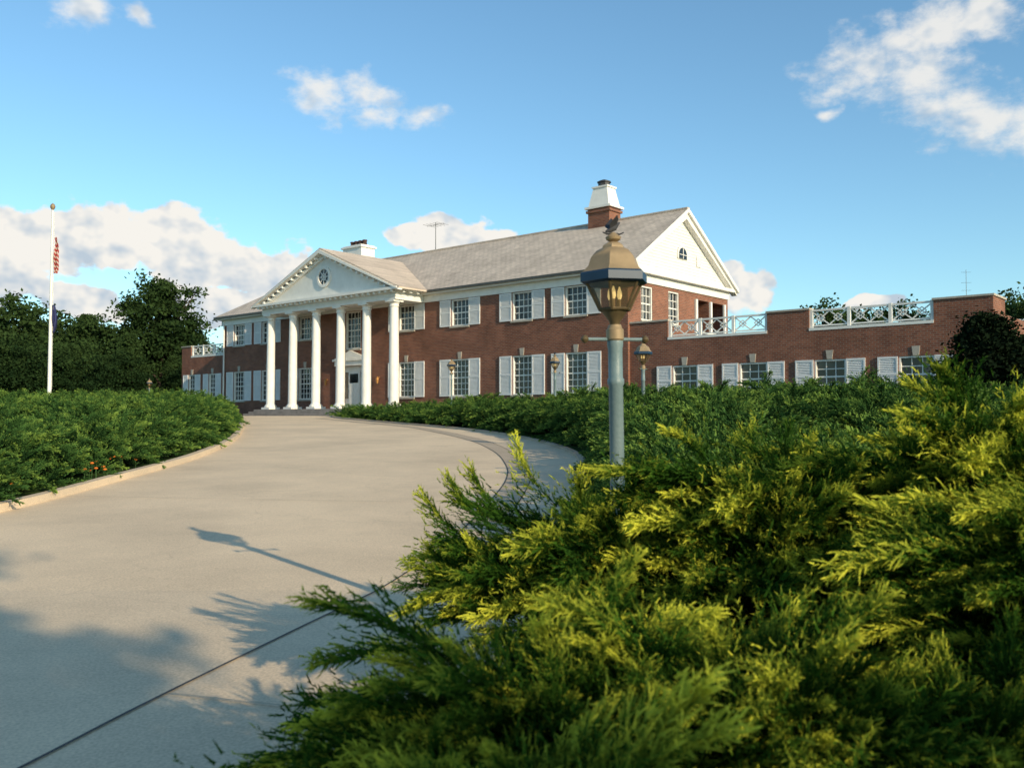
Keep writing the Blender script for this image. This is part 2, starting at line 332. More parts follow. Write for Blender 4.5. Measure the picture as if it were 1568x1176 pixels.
for i in range(6):
    cx=-45.7+2.14*i; cy=31.75
    colb.box(cx-.38,cx+.38,cy-.38,cy+.38,.5,.62)
    prof=[(.36,.62),(.37,.66),(.36,.71),(.31,.73),(.3,.78)]
    for k in range(11):
        tt=k/10; prof.append((.265-.045*tt**1.6,.8+4.9*tt))
    prof+=[(.26,5.72),(.26,5.76),(.235,5.78),(.235,5.86),(.3,5.93),(.32,5.95)]
    colb.lathe(cx,cy,prof,28); colb.box(cx-.34,cx+.34,cy-.34,cy+.34,5.95,6.05)
colb.build('columns',[M_white],B,smooth=True)
xa,xb=-46.15,-34.55
trim.box(xa,xb,31.42,32.05,6.052,6.43); trim.box(xa,xa+.6,32.05,33.4,6.052,6.43); trim.box(xb-.6,xb,32.05,33.4,6.052,6.43)
trim.box(xa+.6,xb-.6,32.05,33.4,6.2,6.25)
trim.box(xa-.04,xb+.04,31.39,32.06,6.2,6.23)
trim.box(xa-.12,xb+.12,31.3,33.418,6.432,6.5); trim.box(xa-.45,xb+.45,31.05,33.1,6.502,6.64)
n=26
for k in range(n+1):
    x=xa+(xb-xa)*k/n; trim.box(x-.07,x+.07,31.12,31.298,6.38,6.498)
for y in (31.7,32.2,32.7): trim.box(xb+.122,xb+.35,y-.07,y+.07,6.4,6.5)
trim.add([(pc-5.9,31.45,6.64),(pc+5.9,31.45,6.64),(pc,31.45,9.1)],[(0,1,2)])
for sg in (-1,1):
    q=lambda d,z:(pc+sg*d,31.02,z)
    s2=(pz-6.62)/ph
    trim.extr([q(0,pz-.102),q(ph,6.62-.102+.0),q(ph,6.45),q(0,pz-.3)],(0,.3,0))
    trim.extr([(pc+sg*0,31.325,pz-.302),(pc+sg*(ph-.9),31.325,6.68),(pc+sg*(ph-1.3),31.325,6.65),(pc,31.325,pz-.55)],(0,.12,0))
    for k in range(1,14):
        d=k*.44; z=pz-.30-s2*d; trim.box(pc+sg*d-.07,pc+sg*d+.07,31.12,31.318,z-.12,z+.0)
def ring(mb,cx,y,cz,r0,r1,dy,mi=0,n=32):
    for k in range(n):
        a=2*math.pi*k/n;b=2*math.pi*(k+1)/n
        mb.extr([(cx+r0*math.cos(a),y,cz+r0*math.sin(a)),(cx+r1*math.cos(a),y,cz+r1*math.sin(a)),(cx+r1*math.cos(b),y,cz+r1*math.sin(b)),(cx+r0*math.cos(b),y,cz+r0*math.sin(b))],(0,dy,0),mi)
ring(trim,pc,31.36,7.75,.43,.58,.085)
win.extr([(pc+.43*math.cos(a),31.42,7.75+.43*math.sin(a)) for a in np.linspace(0,2*math.pi,28,endpoint=False)],(0,.02,0),1)
for k in range(4):
    a=k*math.pi/4; d=Vector((math.cos(a),0,math.sin(a))); nn=Vector((-math.sin(a),0,math.cos(a)))*.018; c=Vector((pc,31.39,7.75))
    win.extr([c-d*.43-nn,c+d*.43-nn,c+d*.43+nn,c-d*.43+nn],(0,.02,0),0)
ring(win,pc,31.388,7.75,.16,.2,.02,0,16)
trim.build('white_trim',[M_white],B)
st=MB(); st.box(-46.6,-34.1,31.2,33.5,-.6,.5)
for k in range(3): st.box(-46.6-.0,-34.1,31.2-.36*(k+1),31.2-.36*k-.001,-.6,.5-.125*(k+1))
st.build('entrance_steps',[M_stepst],B)
door.build('entrance_door',[M_white,M_glass,noisy('brass',(.45,.22,.07),(.6,.3,.1),8,.4,metal=.5)],B)
ch=MB()
ch.box(-26.95,-25.65,37.6,38.6,9,10.55,0); ch.box(-27.03,-25.57,37.52,38.68,10.35,10.47,0)
ch.box(-27.08,-25.52,37.47,38.73,10.55,10.66,1); ch.frustum(-26.3,38.1,.62,.52,10.66,.42,.36,11.62,1); ch.box(-26.78,-25.82,37.68,38.52,11.62,11.7,1)
ch.lathe(-26.3,38.1,[(.3,11.7),(.3,11.9),(.36,11.92),(.36,11.98),(.1,12.08)],8,2)
ch.box(-46.3,-44.5,37.55,38.65,9,11.0,1); ch.box(-46.4,-44.4,37.45,38.75,10.82,10.93,1)
for x in (-46.0,-45.6,-45.2,-44.8): ch.lathe(x,38.1,[(.15,11.0),(.13,11.25),(.16,11.3),(.16,11.36)],10,3)
ch.build('chimneys',[M_brick,M_white,M_darkmetal,noisy('clay_pots',(.05,.03,.025),(.1,.05,.04),4,.9)],B)
an=MB()
an.tube([(-38.4,38.1,9.8),(-38.4,38.1,11.6)],[.022,.018],6)
for k in range(5):
    xx=-38.4+(k-2)*.28; an.tube([(xx,37.6,11.45),(xx,38.6,11.45)],[.01,.01],5)
an.tube([(-39.1,38.1,11.45),(-37.7,38.1,11.45)],[.012,.012],5)
an.tube([(-9.4,38,3.2),(-9.4,38,5.7)],[.012,.008],6)
for z in (5.6,5.2,4.9): an.tube([(-9.55,37.9,z),(-9.25,38.1,z)],[.005,.005],5)
an.build('tv_antenna',[M_gutter],B)
wx=-7.5; wops=[]
for u in (-19.2,-16.15,-13.07,-9.99):
    wops.append((u-.6,u+.6,.89,2.19)); window(FW,u,1.2,.89,2.19,3,4,key=.34,sh=.7)
wall(walls,FW,X1,wx,-1.5,3.3,wops)
walls.box(wx-.3,wx,33.651,42.8,-1.5,3.3)
deck=MB(); deck.box(X1,wx-.3,33.86,42.8,3.1,3.22); deck.build('terrace_deck',[M_deck],B)
cop=MB()
for (a,b) in [(X1,-20.0),(-15.54,-13.85),(-9.39,wx)]:
    walls.box(a,b,33.65,34.0,3.301,4.1); cop.box(a-(.0 if a==X1 else .04),b+.04,33.6,34.05,4.1,4.17)
walls.box(wx-.35,wx,34.001,35.3,3.301,4.1); cop.box(wx-.4,wx+.05,34.051,35.35,4.1,4.17)
bal=MB()
def balus(W,u0,u1,z0,z1,npan):
    wbox(bal,W,u0,u1,-.02,.3,z0-.04,z0+.07)
    wbox(bal,W,u0,u1,.07,.17,z1-.07,z1)
    wbox(bal,W,u0,u1,.09,.15,z0+.12,z0+.17)
    L_=(u1-u0)/npan
    for k in range(npan+1):
        u=u0+L_*k; u=min(max(u,u0+.06),u1-.06); wbox(bal,W,u-.06,u+.06,.06,.18,z0+.07,z1+.02)
    for k in range(npan):
        a=u0+L_*k+.08;b=u0+L_*(k+1)-.08; m=(a+b)/2
        for (p,q) in [(a,m),(m,b)]:
            for (za,zb) in [(z0+.17,z1-.07),(z1-.07,z0+.17)]:
                d=Vector((q-p,zb-za)).normalized(); nn=Vector((-d.y,d.x))*.022
                pts=[P(W,p+nn.x,.1,za+nn.y),P(W,q+nn.x,.1,zb+nn.y),P(W,q-nn.x,.1,zb-nn.y),P(W,p-nn.x,.1,za-nn.y)]
                v=Vector(P(W,0,.035 if za<zb else .03,0))-Vector(P(W,0,0,0)); bal.extr(pts,v)
            c=(p+q)/2; zc=(z0+z1)/2+.05
            ringp=[(c-.16,zc),(c,zc-.14),(c+.16,zc),(c,zc+.14)]
            for i in range(4):
                A=ringp[i];Bq=ringp[(i+1)%4]; d=Vector((Bq[0]-A[0],Bq[1]-A[1])).normalized(); nn=Vector((-d.y,d.x))*.018
                bal.extr([P(W,A[0]+nn.x,.085,A[1]+nn.y),P(W,Bq[0]+nn.x,.085,Bq[1]+nn.y),P(W,Bq[0]-nn.x,.085,Bq[1]-nn.y),P(W,A[0]-nn.x,.085,A[1]-nn.y)],Vector(P(W,0,.012,0))-Vector(P(W,0,0,0)))
balus(FW,-20.0,-15.54,3.34,4.1,3); balus(FW,-13.85,-9.39,3.34,4.1,3)
balus(('x',42.4),-21.8,-7.8,3.3,4.1,8)
wall(walls,('y',wx+.001),35.3,42.8,3.3,3.6,[]); walls.box(wx-.3,wx,35.301,42.8,3.301,3.6)
lx0=-58.9; FL=('x',33.6); lops=[]
for u in (-57.55,-55.0):
    lops.append((u-.45,u+.45,1.1,2.96)); window(FL,u,.9,1.1,2.96,3,6,key=.36,sh=.62)
wall(walls,FL,lx0,X0,-1.5,4.15,lops)
walls.box(lx0,lx0+.3,33.601,42.8,-1.5,4.15); 
walls.box(lx0,lx0+1.2,33.6,33.95,4.151,4.9); cop.box(lx0-.04,lx0+1.24,33.55,34.0,4.9,4.97)
balus(FL,lx0+1.2,X0,4.19,4.95,3)
bal.build('terrace_balustrade',[M_white],B); cop.build('wall_coping',[M_stone],B)
walls.build('brick_walls',[M_brick],B); win.build('windows',[M_white,M_glass,M_stone],B); shut.build('shutters',[M_shut],B)
# ------------------------------------------------------------------ street lamps
M_post=noisy('post_paint',(.11,.17,.185),(.18,.235,.24),6,.45,.15,60)
M_blue=noisy('lamp_blue_paint',(.008,.03,.065),(.015,.045,.09),6,.45)
M_goldp=noisy('lamp_copper',(.24,.175,.10),(.36,.26,.15),7,.6,metal=.2)
M_brz=noisy('lamp_bronze',(.08,.06,.03),(.17,.12,.06),9,.5,metal=.4)
mg=bpy.data.materials.new('lamp_glass'); mg.use_nodes=True; nt=mg.node_tree; nt.nodes.clear()
o=nt.nodes.new('ShaderNodeOutputMaterial'); tr=nt.nodes.new('ShaderNodeBsdfTransparent'); gl=nt.nodes.new('ShaderNodeBsdfGlossy'); df=nt.nodes.new('ShaderNodeBsdfDiffuse'); df.inputs[0].default_value=(.26,.21,.14,1)
tr.inputs[0].default_value=(.82,.76,.65,1)
gl.inputs['Roughness'].default_value=.08; mx=nt.nodes.new('ShaderNodeMixShader'); mx.inputs[0].default_value=.12; m3=nt.nodes.new('ShaderNodeMixShader'); m3.inputs[0].default_value=.14
nt.links.new(tr.outputs[0],mx.inputs[1]); nt.links.new(gl.outputs[0],mx.inputs[2]); nt.links.new(mx.outputs[0],m3.inputs[1]); nt.links.new(df.outputs[0],m3.inputs[2]); nt.links.new(m3.outputs[0],o.inputs[0])
M_bulb,ntb,bb=newmat('bulb'); bb.inputs['Base Color'].default_value=(.8,.7,.45,1); bb.inputs['Emission Color'].default_value=(1,.75,.3,1); bb.inputs['Emission Strength'].default_value=.8
lp=MB()
lp.lathe(0,0,[(.11,0),(.11,.05),(.085,.1),(.075,.5),(.06,.55),(.06,.6),(.045,.64),(.045,1.70),(.052,1.71),(.052,1.74),(.045,1.75),(.045,1.93),(.05,1.95),(.05,1.98)],20,0)
lp.lathe(0,0,[(.045,1.98),(.055,1.99),(.055,2.05),(.045,2.06),(.04,2.08)],20,2)
lp.lathe(0,0,[(.03,2.08),(.035,2.1),(.075,2.155),(.08,2.17)],16,6)
lp.tube([(-.19,0,1.99),(.19,0,1.99)],[.011,.011],8,0)
for sx in (-1,1): lp.lathe(sx*.2,0,[(.006,1.965),(.02,1.975),(.026,1.99),(.02,2.005),(.006,2.015)],10,6)
nf=6; zb,zt,rb,rt=2.175,2.345,.10,.185
vsb=[(rb*math.cos(2*math.pi*k/nf),rb*math.sin(2*math.pi*k/nf),zb) for k in range(nf)]; vst=[(rt*math.cos(2*math.pi*k/nf),rt*math.sin(2*math.pi*k/nf),zt) for k in range(nf)]
for k in range(nf):
    k2=(k+1)%nf
    lp.add([vsb[k],vsb[k2],vst[k2],vst[k]],[(0,1,2,3)],3)
    lp.tube([vsb[k],vst[k]],[.009,.009],6,6); lp.tube([vsb[k],vsb[k2]],[.010,.010],6,6)
lp.lathe(0,0,[(.205,2.335),(.222,2.345),(.222,2.395),(.212,2.405)],6,1)
lp.lathe(0,0,[(.21,2.406),(.17,2.445),(.15,2.50),(.115,2.54),(.075,2.56),(.07,2.575),(.05,2.59),(.03,2.60)],6,2)
lp.lathe(0,0,[(.02,2.6),(.045,2.615),(.05,2.63),(.03,2.645),(.012,2.66)],12,2)
for a in (0,2.1,4.2):
    x,y=.035*math.cos(a),.035*math.sin(a); lp.lathe(x,y,[(.008,2.17),(.009,2.24)],8,2); lp.lathe(x,y,[(.009,2.24),(.016,2.26),(.013,2.29),(.003,2.32)],10,4)
lp.tube([(-.05,0,2.665),(-.02,0,2.675),(.01,0,2.69),(.03,0,2.715),(.045,0,2.725)],[.006,.016,.018,.011,.004],8,5)
for sg in (-1,1):
    w=[(-.01,0,2.68),(.015,0,2.69),(.02,sg*.035,2.735),(.005,sg*.055,2.76),(-.015,sg*.05,2.735),(-.04,sg*.045,2.705),(-.03,sg*.02,2.685)]
    lp.extr(w,(.003,0,.003),5)
lp.tube([(-.07,0,2.66),(-.04,0,2.65),(0,0,2.655),(.04,0,2.65),(.07,0,2.662)],[.004,.007,.007,.007,.004],6,5)
lmats=[M_post,M_blue,M_goldp,mg,M_bulb,M_darkmetal,M_brz]
lamp=lp.build('street_lamp',lmats,smooth=True,loc=(.67,5.7,-1.5)); lamp.rotation_euler=(0,math.radians(-.8),math.radians(15))
for (x,y) in [(3.16,22),(1.6,34),(-2.75,41.5),(-25.8,65),(-34,75)]:
    l=bpy.data.objects.new('street_lamp',lamp.data); l.location=(x,y,gz(y)+(.1 if y<50 else 0)); l.rotation_euler=(0,0,random.random()*3); scene.collection.objects.link(l)
# ------------------------------------------------------------------ flagpole
fp=MB(); fp.lathe(0,0,[(.16,0),(.16,.15),(.085,.2),(.08,2),(.045,9.3)],16,0); fp.lathe(0,0,[(.03,9.3),(.09,9.38),(.11,9.46),(.08,9.55),(.02,9.6)],14,1)
fp.tube([(.09,0,9.2),(.1,0,1.4)],[.006,.006],5,0)
def limp(z0,z1,wd,mi,seed):
    n=16;m=9; vs=[];fs=[]
    for i in range(n+1):
        v=i/n; z=z0+(z1-z0)*v
        w=wd*(.3+.75*math.sin(math.pi*min(1,v*.9+.05)))
        for j in range(m+1):
            u=j/m; vs.append((.1+w*u+.02*math.sin(v*7+seed),.09*math.sin(u*11+v*2.5+seed)*(1-.3*u)+.03*math.sin(v*9),z-.12*u*math.sin(v*3)))
    for i in range(n):
        for j in range(m): fs.append((i*(m+1)+j,i*(m+1)+j+1,(i+1)*(m+1)+j+1,(i+1)*(m+1)+j))
    fp.add(vs,fs,mi)
limp(8.1,6.5,.21,2,1); limp(5.1,3.9,.18,3,4)
m,nt,b=newmat('flag_stripes'); tc=nt.nodes.new('ShaderNodeTexCoord'); sp=nt.nodes.new('ShaderNodeSeparateXYZ'); nt.links.new(tc.outputs['Object'],sp.inputs[0])
wv=nt.nodes.new('ShaderNodeMath'); wv.operation='MULTIPLY_ADD'; wv.inputs[1].default_value=2.2; nt.links.new(sp.outputs[0],wv.inputs[0]); nt.links.new(sp.outputs[2],wv.inputs[2])
md=nt.nodes.new('ShaderNodeMath'); md.operation='FRACT'; ml=nt.nodes.new('ShaderNodeMath'); ml.operation='MULTIPLY'; ml.inputs[1].default_value=4.6; nt.links.new(wv.outputs[0],ml.inputs[0]); nt.links.new(ml.outputs[0],md.inputs[0])
rp=nt.nodes.new('ShaderNodeValToRGB'); rp.color_ramp.interpolation='CONSTANT'; rp.color_ramp.elements[0].color=(.32,.035,.03,1); rp.color_ramp.elements[1].position=.6; rp.color_ramp.elements[1].color=(.5,.42,.36,1)
nt.links.new(md.outputs[0],rp.inputs[0]); nt.links.new(rp.outputs[0],b.inputs['Base Color']); b.inputs['Roughness'].default_value=.9
fpo=fp.build('flagpole',[M_white,M_goldp,m,noisy('flag_blue',(.02,.03,.10),(.04,.05,.15),4,.9)],smooth=True,loc=(-20.25,40,gz(40)))
# ------------------------------------------------------------------ foliage
def leafmesh(name,tris,tips,mat,extra=None,emat=None):
    me=bpy.data.meshes.new(name); tris=np.asarray(tris,dtype=np.float32); n=len(tris)
    v=tris.reshape(-1,3); k=tris.shape[1]
    vs=[tuple(p) for p in v]; fs=[tuple(range(i*k,i*k+k)) for i in range(n)]; tp=list(np.asarray(tips).reshape(-1))
    mi=[0]*n
    if extra:
        o=len(vs); vs+=[tuple(p) for p in extra.v]; fs+=[tuple(i+o for i in f) for f in extra.f]; tp+=[0]*len(extra.v); mi+=[1]*len(extra.f)
    me.from_pydata(vs,[],fs); me.materials.append(mat)
    if emat: me.materials.append(emat)
    me.polygons.foreach_set('material_index',mi)
    a=me.attributes.new('tip','FLOAT','POINT'); a.data.foreach_set('value',[float(x) for x in tp])
    return me
def plume(name,seed,L,nb,nt_,w,needles,mat,slim=1.0):
    r=np.random.default_rng(seed); T=[];tp=[]
    def stem(t): return np.array([L*.36*t*t, L*.05*math.sin(3*t+seed), L*(t-.2*t*t)])
    def tri(p,d,l,ww,a,b):
        d=d/np.linalg.norm(d); s=np.cross(d,r.normal(size=3)); s/=np.linalg.norm(s)+1e-6
        T.append([p-s*ww*.5,p+s*ww*.5,p+d*l]); tp.append([a,a,b])
    for k in range(6):
        p=stem(k/6);q=stem((k+1)/6); s=np.array([0,1,0])*.004; T.append([p-s,p+s,q]); tp.append([0,0,0]); s=np.array([1,0,0])*.004; T.append([p-s,p+s,q]); tp.append([0,0,0])
    for i in range(nb):
        t=.1+.9*(i+r.random()*.5)/nb; b=stem(min(t,1)); tan=stem(min(t,1)+.02)-stem(min(t,1)); tan/=np.linalg.norm(tan)
        ph=i*2.399+r.normal()*.3; side=np.array([.6*math.cos(ph),math.sin(ph),.15]); d=tan*.9+side*(.72-.45*t)*slim; d/=np.linalg.norm(d)
        ln=L*(.40*(1-t)**.8+.10)*(.65+.75*r.random())
        for k in range(nt_):
            f=(k+.5)/nt_; p=b+d*ln*f+np.array([0,0,1])*ln*.15*f*f
            dd=d+r.normal(size=3)*.38+tan*.3; l=L*(.085+.05*r.random())*(1.1-.4*f)
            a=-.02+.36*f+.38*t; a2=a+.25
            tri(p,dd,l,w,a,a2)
            if needles:
                dn=dd/np.linalg.norm(dd)
                for g in range(needles):
                    ff=(g+.6)/(needles+.6); tri(p+dn*l*ff*.9,dn+r.normal(size=3)*.5,l*.42,w*.75,a,a2)
    me=leafmesh(name,T,np.array(tp),mat)
    return bpy.data.objects.new(name,me)
cn=bpy.data.collections.new('juniper_sprigs'); cf=bpy.data.collections.new('juniper_sprigs_distant')
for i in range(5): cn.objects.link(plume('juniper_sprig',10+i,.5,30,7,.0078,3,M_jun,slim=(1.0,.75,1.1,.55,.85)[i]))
for i in range(3): cf.objects.link(plume('juniper_spray',20+i,.5,20,5,.024,1,M_junfar))
def scatter(name,pts,eul,scl,coll,parent):
    me=bpy.data.meshes.new(name); me.from_pydata([tuple(p) for p in pts],[],[])
    a=me.attributes.new('rot','FLOAT_VECTOR','POINT'); a.data.foreach_set('vector',np.asarray(eul,dtype=np.float32).ravel())
    b=me.attributes.new('scl','FLOAT','POINT'); b.data.foreach_set('value',np.asarray(scl,dtype=np.float32))
    ob=bpy.data.objects.new(name,me); scene.collection.objects.link(ob); ob.parent=parent
    ng=bpy.data.node_groups.new(name,'GeometryNodeTree'); ng.interface.new_socket('Geometry',in_out='INPUT',socket_type='NodeSocketGeometry'); ng.interface.new_socket('Geometry',in_out='OUTPUT',socket_type='NodeSocketGeometry')
    gi=ng.nodes.new('NodeGroupInput'); go=ng.nodes.new('NodeGroupOutput'); io=ng.nodes.new('GeometryNodeInstanceOnPoints'); ci=ng.nodes.new('GeometryNodeCollectionInfo')
    ci.inputs['Collection'].default_value=coll; ci.inputs['Separate Children'].default_value=True; ci.inputs['Reset Children'].default_value=True; io.inputs['Pick Instance'].default_value=True
    def na(n,t):
        x=ng.nodes.new('GeometryNodeInputNamedAttribute'); x.data_type=t; x.inputs['Name'].default_value=n
        return next(o for o in x.outputs if o.enabled and o.name=='Attribute')
    ng.links.new(gi.outputs[0],io.inputs['Points']); ng.links.new(ci.outputs[0],io.inputs['Instance'])
    ng.links.new(na('rot','FLOAT_VECTOR'),io.inputs['Rotation']); ng.links.new(na('scl','FLOAT'),io.inputs['Scale'])
    ng.links.new(io.outputs[0],go.inputs[0]); md=ob.modifiers.new('scatter','NODES'); md.node_group=ng
    return ob
def orient(g,bend):
    z=Vector(g).normalized(); x=Vector(bend)-z*z.dot(Vector(bend))
    if x.length<1e-3: x=z.orthogonal()
    x.normalize(); y=z.cross(x); return Matrix((x,y,z)).transposed().to_euler()
def clump(c,r,n,sc,PT,EU,SC,out=(0,0,0),up=.35):
    for _ in range(n):
        a=random.random()*2*math.pi; ez=random.uniform(0,1); h=math.sqrt(max(0,1-ez*ez))
        d=Vector((h*math.cos(a),h*math.sin(a),ez))
        p=Vector(c)+Vector((d.x*r*.6,d.y*r*.6,d.z*r*.3))
        g=(d*1.0+Vector(out)*.6+Vector((0,0,up))+Vector((random.gauss(0,.2),random.gauss(0,.2),random.gauss(0,.1)))).normalized()
        bend=Vector((d.x,d.y,-.2))
        PT.append(p);EU.append(orient(g,bend));SC.append(sc*random.uniform(.7,1.25))
def inpoly(x,y,poly):
    c=False;n=len(poly)
    for i in range(n):
        x1,y1=poly[i];x2,y2=poly[(i+1)%n]
        if (y1>y)!=(y2>y) and x<(x2-x1)*(y-y1)/(y2-y1)+x1: c=not c
    return c
def distpoly(x,y,poly):
    best=1e9; n=len(poly)
    for i in range(n):
        a=poly[i];b=poly[(i+1)%n]; dx,dy=b[0]-a[0],b[1]-a[1]; l=dx*dx+dy*dy
        t=max(0,min(1,((x-a[0])*dx+(y-a[1])*dy)/(l+1e-9))); best=min(best,math.hypot(a[0]+t*dx-x,a[1]+t*dy-y))
    return best
def bed(name,poly,Hf,cell,nper,sc,vis=lambda x,y:True):
    root=empty(name); PT=[];EU=[];SC=[]
    xs=[p[0] for p in poly];ys=[p[1] for p in poly]
    def base(x,y):
        d=distpoly(x,y,poly); t=min(1,d/1.1); return Hf(x,y)*(1-(1-t)**2.2)
    y=min(ys)
    while y<max(ys):
        x=min(xs)
        while x<max(xs):
            px=x+random.uniform(-.5,.5)*cell;py=y+random.uniform(-.5,.5)*cell
            if inpoly(px,py,poly) and vis(px,py):
                h=base(px,py)*(.84+.3*noise.noise(Vector((px*.6,py*.6,3)))+random.uniform(-.2,.12))
                clump((px,py,gz(py)+max(.1,h-.22)),cell*.75,nper,sc,PT,EU,SC)
            x+=cell
        y+=cell
    n=len(poly)
    for i in range(n):
        a=Vector(poly[i]);b=Vector(poly[(i+1)%n]); L_=(b-a).length; k=max(1,int(L_/.45)); t=(b-a).normalized() if L_>0 else Vector((1,0)); nn=Vector((-t.y,t.x))
        mid=(a+b)/2
        if not inpoly(mid.x+nn.x*.1,mid.y+nn.y*.1,poly): nn=-nn
        for j in range(k):
            p=a+(b-a)*((j+random.random())/k)
            if not vis(p.x,p.y): continue
            H=Hf(p.x,p.y)
            for (ins,hh) in ((.12,.18),(.25,.45),(.45,.7)):
                q=p+nn*(ins+random.uniform(-.12,.12)); clump((q.x,q.y,gz(q.y)+H*hh-.1),cell*.6,max(6,nper//2),sc*.9,PT,EU,SC,out=(-nn.x,-nn.y,0))
    scatter('foliage',PT,EU,SC,cf,root)
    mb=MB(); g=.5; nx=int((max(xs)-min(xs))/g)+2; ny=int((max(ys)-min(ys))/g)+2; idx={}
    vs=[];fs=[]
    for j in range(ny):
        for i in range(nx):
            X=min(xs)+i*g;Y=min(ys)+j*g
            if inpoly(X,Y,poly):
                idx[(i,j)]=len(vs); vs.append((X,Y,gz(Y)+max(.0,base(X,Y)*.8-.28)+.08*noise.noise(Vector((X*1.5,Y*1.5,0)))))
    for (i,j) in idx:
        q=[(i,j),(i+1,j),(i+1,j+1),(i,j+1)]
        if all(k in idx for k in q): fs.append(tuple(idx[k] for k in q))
    mb.add(vs,fs); mb.build('shade_core',[M_under],root,fix=False)
    return len(PT)
def simp(path,ya,yb,off,step=3):
    p=[q for q in offset(path,off) if ya<=q[1]<=yb]; return p[::step]
lb=simp(Ledge,9,47,.55)
n1=bed('juniper_hedge',lb+[(-16,49),(-24,50),(-30,46),(-30,28),(-20,14),(-11,9)],lambda x,y:1.0+.16*noise.noise(Vector((x*.3,y*.3,0))),.7,13,1.02,
    vis=lambda x,y: x/y>-.66 if y>0 else False)
rb=[q for q in simp(Redge,7,45.5,.55)]
def HR(x,y):
    h=1.05
    if y<40: h+=.42*min(1,(40-y)/14)
    if y<16: h-=.30*min(1,(16-y)/6)
    if x<3 and y>14: h-=.25*max(0,(3-x)/3)
    return h+.2*noise.noise(Vector((x*.35,y*.35,5)))
n2=bed('juniper_hedge',rb+[(1.2,6.9),(6,6.2),(12,9),(19,19),(17,28),(7,36.5),(-4.2,45.2)],HR,.7,13,1.05,vis=lambda x,y: abs(x/y)<.66)
n3=bed('box_hedge',[(-17.4,51.6),(-15.2,48.2),(-22,51),(-26,60),(-21,60)],lambda x,y:.75,.6,16,.8)
def bush(root,cx,cy,rx,ry,H,n,sc,PT,EU,SC,zmin=.0):
    for _ in range(n):
        a=random.random()*2*math.pi; ez=random.uniform(zmin,1)**.8; h=math.sqrt(max(0,1-ez*ez)); d=Vector((h*math.cos(a),h*math.sin(a),ez))
        k=.76+.5*noise.noise(Vector((d.x*2.6+cx*3,d.y*2.6+cy*3,d.z*2.6)))+random.uniform(-.12,.05)
        p=Vector((cx+d.x*rx*k,cy+d.y*ry*k,-1.5+max(.05,d.z*H*k)))
        g=(Vector((d.x*.9,d.y*.9,d.z*.35+.36))+Vector((-.32,.0,0))+Vector((random.gauss(0,.26),random.gauss(0,.26),random.gauss(0,.16)))).normalized()
        s=sc*random.uniform(.55,1.1)*(1.5 if random.random()<.10 else 1)
        if p.length<1.3: continue
        PT.append(p);EU.append(orient(g,Vector((d.x,d.y,-.3))));SC.append(s)
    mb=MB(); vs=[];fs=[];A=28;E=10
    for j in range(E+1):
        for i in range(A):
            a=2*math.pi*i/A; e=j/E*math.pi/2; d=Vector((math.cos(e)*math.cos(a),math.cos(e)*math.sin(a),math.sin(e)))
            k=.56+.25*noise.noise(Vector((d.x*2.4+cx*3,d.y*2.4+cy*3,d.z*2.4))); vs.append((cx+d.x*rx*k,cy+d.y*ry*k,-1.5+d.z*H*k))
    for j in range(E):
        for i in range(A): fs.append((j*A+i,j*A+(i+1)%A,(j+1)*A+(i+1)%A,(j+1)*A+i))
    mb.add(vs,fs); mb.build('shade_core',[M_under],root,fix=False)
r1=empty('shading_bush'); PT=[];EU=[];SC=[]
for q in [(1.25,4.55,.85,.6,1.24,620,.4),(2.35,4.6,1.2,1.0,1.3,900,.35),(4.1,5.1,1.5,1.2,1.18,850,.3),(.42,4.75,.72,.42,.95,380,.5),(2.35,3.5,.85,.65,1.08,650,.4),(3.3,3.7,1.0,.8,1.1,500,.35),(3.4,6.6,1.6,1.1,1.12,550,.3),(5.6,6.8,1.6,1.2,1.1,450,.3)]:
    bush(r1,*q[:5],q[5],1.0,PT,EU,SC,zmin=q[6])
# a few long low branches reaching out over the paving
for (x,y,z,dx,dz,s) in [(.05,4.75,-.72,-1,.12,1.25),(.1,4.6,-.62,-1,.22,1.1),(.2,4.9,-.66,-.95,.3,1.2),(.0,4.7,-.85,-1,.0,1.0),(.15,4.5,-.8,-1,.1,.9),(.3,4.8,-.5,-.8,.45,1.0)]:
    PT.append(Vector((x,y,z)));EU.append(orient((dx,-.1,dz),(0,0,1)));SC.append(s)
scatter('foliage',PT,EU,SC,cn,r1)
r2=empty('shading_bush'); PT=[];EU=[];SC=[]
for q in [(.08,2.95,.62,.5,.74,480),(.72,2.9,.62,.5,.76,450),(1.35,2.8,.6,.5,.62,320),(.05,2.3,.55,.45,.42,300),(.8,2.1,.5,.5,.32,180),(-.28,2.65,.4,.38,.42,200)]:
    bush(r2,*q[:5],q[5],.85,PT,EU,SC)
scatter('foliage',PT,EU,SC,cn,r2)
r3=empty('shading_bush'); PT=[];EU=[];SC=[]  # unseen bush added to shade the junipers at the lower right
for q in [(2.7,1.0,.85,.7,1.5,600),(3.7,1.5,1.0,.9,1.55,500)]:
    bush(r3,*q[:5],q[5],.9,PT,EU,SC)
scatter('foliage',PT,EU,SC,cn,r3)
fl=MB()
for (cx,cy,n) in [(-7.7,13.7,7),(-7.65,16.4,9),(-7.7,17.9,6)]:
    for _ in range(n):
        x=cx+random.gauss(0,.12)+.14;y=cy+random.gauss(0,.2);z=gz(y)+.2+random.random()*.18
        fl.tube([(x,y,gz(y)),(x,y,z)],[.006,.005],5,1)
        fl.lathe(x,y,[(.012,z),(.035,z+.012),(.033,z+.028),(.01,z+.04)],9,0)
        for q in range(4):
            a=random.random()*6.28; fl.add([(x,y,z*1-.06),(x+.07*math.cos(a),y+.07*math.sin(a),z-.03),(x+.05*math.cos(a+.5),y+.05*math.sin(a+.5),z-.07)],[(0,1,2)],1)
